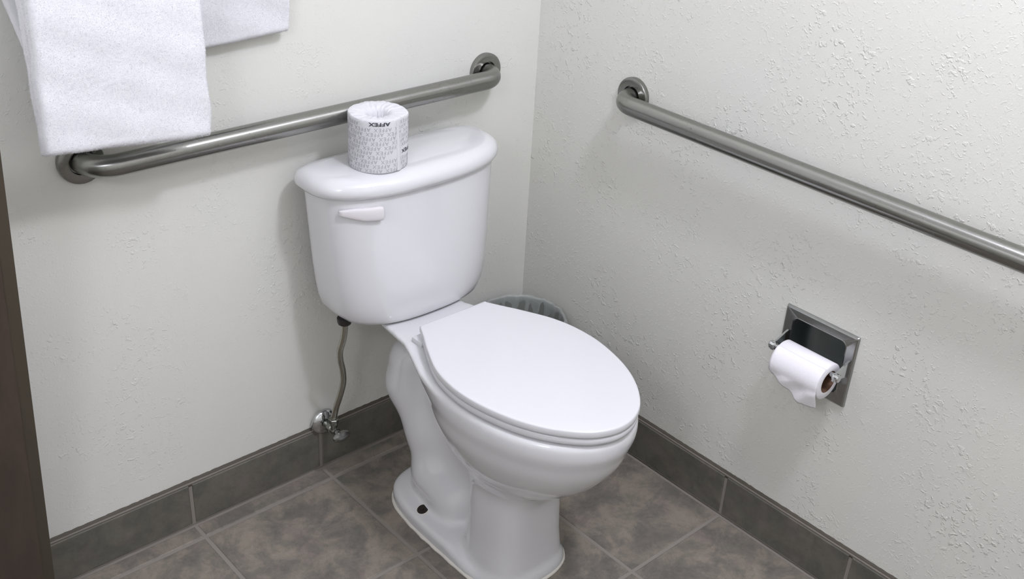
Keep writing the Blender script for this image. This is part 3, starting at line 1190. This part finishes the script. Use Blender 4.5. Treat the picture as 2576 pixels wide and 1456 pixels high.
def towel_slab(name, xl, xr, zb, zt, yb, yf, parent, seed, nx=90, nz=170, round_=0.012, lean=0.0, pile=0.00035):
    """a thick soft hanging flap; xl/xr/zb are functions or numbers; yf is nearer the room"""
    fx = lambda q, t: q(t) if callable(q) else q
    sec_n = 8
    rings = []
    ny = max(6, int((yb - yf) / 0.0035))
    loop = []
    # cross-section loop in (u along x 0..1, v along thickness 0..1) with rounded edges
    per = []
    for i in range(nx + 1):
        per.append((i / nx, 0.0))
    for k in range(1, ny):
        per.append((1.0, k / ny))
    for i in range(nx, -1, -1):
        per.append((i / nx, 1.0))
    for k in range(ny - 1, 0, -1):
        per.append((0.0, k / ny))
    for j in range(nz + 1):
        t = j / nz                       # 0 bottom, 1 top
        ring = []
        for u, v in per:
            # bottom rounding
            x0, x1 = fx(xl, t), fx(xr, t)
            wd = x1 - x0
            x = x0 + wd * u
            zb_ = zb(u) if callable(zb) else zb
            z = zb_ + (zt - zb_) * t
            th = yf - yb
            cy = (yf + yb) / 2
            half = th / 2
            yo = half * (1 - 2 * v)
            # round the vertical edges
            eb = min(u, 1 - u) * wd
            rr = min(round_, abs(half))
            if eb < rr:
                q = math.sqrt(max(0.0, 1 - (1 - eb / rr) ** 2))
                yo *= (abs(half) - rr + rr * q) / abs(half)
            hb = (zt - zb_) * t
            if hb < rr:
                q = math.sqrt(max(0.0, 1 - (1 - hb / rr) ** 2))
                yo *= max(0.12, (abs(half) - rr + rr * q) / abs(half))
            p = (x, cy + yo + lean * (1 - (z - 1.0) / (zt - 1.0)), z)
            w1 = 0.0022 * noise3(p, 14, seed) + 0.0012 * noise3(p, 41, seed + 3)
            ring.append((p[0] + 0.0012 * noise3(p, 33, seed + 5), p[1] + w1, p[2] + 0.0010 * noise3(p, 60, seed + 8)))
        rings.append(ring)
    A = np.array(rings)
    # pile: random jitter along the outward direction
    c = A.mean(1, keepdims=True)
    dirs = A - c
    dirs /= np.linalg.norm(dirs, axis=2, keepdims=True) + 1e-9
    A = A + dirs * rng.normal(0, pile * 0.55, A.shape[:2])[..., None] + rng.normal(0, pile * 0.5, A.shape)
    m_ = MB()
    m_.loft([list(map(tuple, r)) for r in A])
    return m_.build(name, M_TERRY, parent, angle=180)


def terry_pile(base, count, length, zmax, parent):
    """short loose fibres standing off a towel's surface"""
    me = base.data
    nf = len(me.polygons)
    cen = np.empty(nf * 3)
    me.polygons.foreach_get('center', cen)
    nor = np.empty(nf * 3)
    me.polygons.foreach_get('normal', nor)
    area = np.empty(nf)
    me.polygons.foreach_get('area', area)
    cen, nor = cen.reshape(-1, 3), nor.reshape(-1, 3)
    oz = origin_of(parent).z
    area = np.where(cen[:, 2] + oz < zmax, area, 0)
    area[area > 1e-4] = 0
    pick = rng.choice(nf, count, p=area / area.sum())
    base_p = cen[pick] + rng.normal(0, 0.0016, (count, 3))
    base_p -= nor[pick] * ((base_p - cen[pick]) * nor[pick]).sum(1)[:, None]
    d = nor[pick] * rng.uniform(0.35, 1.0, count)[:, None] + rng.normal(0, 0.55, (count, 3)) + np.array([0, 0, -0.25])
    d /= np.linalg.norm(d, axis=1)[:, None]
    ln = length * rng.uniform(0.4, 1.1, count)[:, None]
    side = np.cross(d, rng.normal(0, 1, (count, 3)))
    side /= np.linalg.norm(side, axis=1)[:, None]
    side *= 0.00028
    v = np.stack([base_p - side, base_p + side, base_p + d * ln], 1).reshape(-1, 3)
    me2 = bpy.data.meshes.new('terry_pile')
    me2.vertices.add(count * 3)
    me2.vertices.foreach_set('co', v.ravel())
    me2.loops.add(count * 3)
    me2.loops.foreach_set('vertex_index', np.arange(count * 3))
    me2.polygons.add(count)
    me2.polygons.foreach_set('loop_start', np.arange(count) * 3)
    me2.update(calc_edges=True)
    me2.materials.append(M_FIBRE)
    o_ = bpy.data.objects.new('terry_pile', me2)
    o_.parent = base
    COL.objects.link(o_)
    return tag(o_, kind='stuff')


bt = empty('bath_towel', (-0.985, -0.11, 0.905), 'large thick white bath towel hanging nearest the camera over the back grab bar', 'towel')
YF, YB = -0.142, -0.112
fl = towel_slab('front_flap', lambda t: -1.121 + 0.018 * t - 0.004 * (1 - t) ** 6, lambda t: -0.8520 + 0.000 * t - 0.007 * (1 - t) ** 8 + 0.006 * math.exp(-((t - 0.06) / 0.05) ** 2), lambda u: 0.914 - 0.025 * u,
           RAILZ + 0.012, YB, YF, bt, 1.0)
terry_pile(fl, 110000, 0.0022, 1.17, bt)
fl = towel_slab('folded_layer', lambda t: -1.120 + 0.010 * t + 0.006 * (1 - t) ** 4, -0.885, lambda u: 0.913 - 0.024 * u, RAILZ + 0.010, -0.0855, -0.114, bt, 4.0, 70, 130)
terry_pile(fl, 40000, 0.0022, 1.17, bt)
towel_slab('back_flap', lambda t: -1.092 - 0.040 * min(1, t * 3.0) ** 0.7, -0.93, lambda u: 1.030 + 0.0 * u, RAILZ + 0.006, -0.050, -0.064, bt, 7.0, 50, 90, 0.006)
# the fold over the rail
m = MB()
rings = []
for k in range(15):
    a = PI * k / 14
    cy = (YF - 0.050) / 2 
    ry = (-0.050 - YF) / 2
    ring = []
    for i in range(31):
        x = -1.103 + (1.103 - 0.862) * i / 30
        ring.append((x, cy - ry * math.cos(a), RAILZ + 0.002 + 0.022 * math.sin(a)))
    for i in range(30, -1, -1):
        x = -1.103 + (1.103 - 0.862) * i / 30
        ring.append((x, cy - (ry - 0.012) * math.cos(a), RAILZ + 0.003 + 0.012 * math.sin(a)))
    rings.append(ring)
m.loft(rings)
m.build('top_fold', M_TERRY, bt, angle=180)

ht = empty('hand_towel', (-0.755, -0.05, 1.00), 'smaller white hand towel hanging against the wall right of the bath towel', 'towel')
fl = towel_slab('front_flap', lambda t: -0.842 + 0.0 * t, lambda t: -0.6370 + 0.004 * t, lambda u: 0.995 + 0.009 * u, RAILZ + 0.010, -0.086, -0.101, ht, 11.0, 80, 130, 0.0075, 0.0715)
terry_pile(fl, 45000, 0.0018, 1.15, ht)
towel_slab('back_flap', -0.838, -0.668, lambda u: 1.22, RAILZ + 0.006, -0.050, -0.064, ht, 13.0, 40, 80, 0.006, 0.034)
m = MB()
rings = []
for k in range(13):
    a = PI * k / 12
    cy, ry = -0.0755, 0.0255
    ring = [(-0.84 + 0.202 * i / 20, cy - ry * math.cos(a) - 0.0, RAILZ + 0.003 + 0.020 * math.sin(a)) for i in range(21)]
    ring += [(-0.84 + 0.202 * i / 20, cy - (ry - 0.008) * math.cos(a), RAILZ + 0.0 + 0.014 * math.sin(a)) for i in range(20, -1, -1)]
    rings.append(ring)
m.loft(rings)
m.build('top_fold', M_TERRY, ht, angle=180)

# ------------------------------------------------------------------ dark wooden panel at the left edge
pan = empty('wooden_panel', (-1.5, -0.09, 0.0), 'dark brown sloping wooden panel with an edge strip at the far left', 'panel')
PX = -1.2210
TH_P = 0.019
ya, za = -0.2710, 0.998        # a point on the outer edge
yb_, zb_ = -0.1075, 0.110
sl = (ya - yb_) / (za - zb_)
edge_y = lambda z: yb_ + sl * (z - zb_)
ZT = 1.02


def sloped(x0, x1, proud, depth, z0, z1):
    """board between x0 and x1 whose front lies on the sloping plane"""
    v = []
    for z in (z0, z1):
        f = edge_y(z) - proud
        v += [(x0, f + depth, z), (x1, f + depth, z), (x1, f, z), (x0, f, z)]
    return MB().add(v, [(0, 1, 2, 3), (4, 7, 6, 5), (0, 4, 5, 1), (1, 5, 6, 2), (2, 6, 7, 3), (3, 7, 4, 0)])


sloped(PX - TH_P, PX, 0.0, 0.05, 0.001, ZT).build('edge_strip', M_WOODEDGE, pan, smooth=False)
sloped(PX - 0.62, PX - TH_P - 0.0006, 0.0022, 0.022, 0.001, ZT).build('board', M_WOOD, pan, smooth=False)

# ------------------------------------------------------------------ lined waste bin in the corner behind the toilet
BX, BY, BZ = -0.128, -0.134, 0.281
wb = empty('waste_bin', (BX, BY, 0.0), 'small waste bin with clear plastic liner in the corner behind the toilet', 'waste bin')
m = MB()
n = 64
bp = [(0.080, 0.0015), (0.084, 0.004), (0.100, BZ - 0.012), (0.104, BZ - 0.010), (0.104, BZ), (0.0995, BZ), (0.097, BZ - 0.012), (0.080, 0.010), (0.02, 0.008)]
m.lathe((BX, BY, 0.0), (0, 0, 1), bp, n)
m.build('bin_body', M_BIN, wb)
m = MB()
rings = []
n = 160
for r, z, am in ((0.085, 0.030, 0.002), (0.090, 0.12, 0.003), (0.094, 0.20, 0.0035), (0.0965, BZ - 0.012, 0.002), (0.0985, BZ + 0.003, 0.0012), (0.1015, BZ + 0.0075, 0.0012), (0.1055, BZ + 0.004, 0.0015), (0.1078, BZ - 0.012, 0.0022),
                 (0.1085, BZ - 0.035, 0.0035), (0.1085, BZ - 0.060, 0.0045), (0.1085, BZ - 0.080, 0.005)):
    ring = []
    for k in range(n):
        a = 2 * PI * k / n
        wv = am * (math.sin(13 * a + z * 40) + 0.7 * math.sin(23 * a + 1.3) + 0.5 * math.sin(41 * a + 2 + z * 25))
        rr = r + wv * 0.55
        ring.append((BX + rr * math.cos(a), BY + rr * math.sin(a), z + wv * 0.6))
    rings.append(ring)
m.loft(rings, False, False)
m.build('plastic_liner', M_LINER, wb, angle=180)
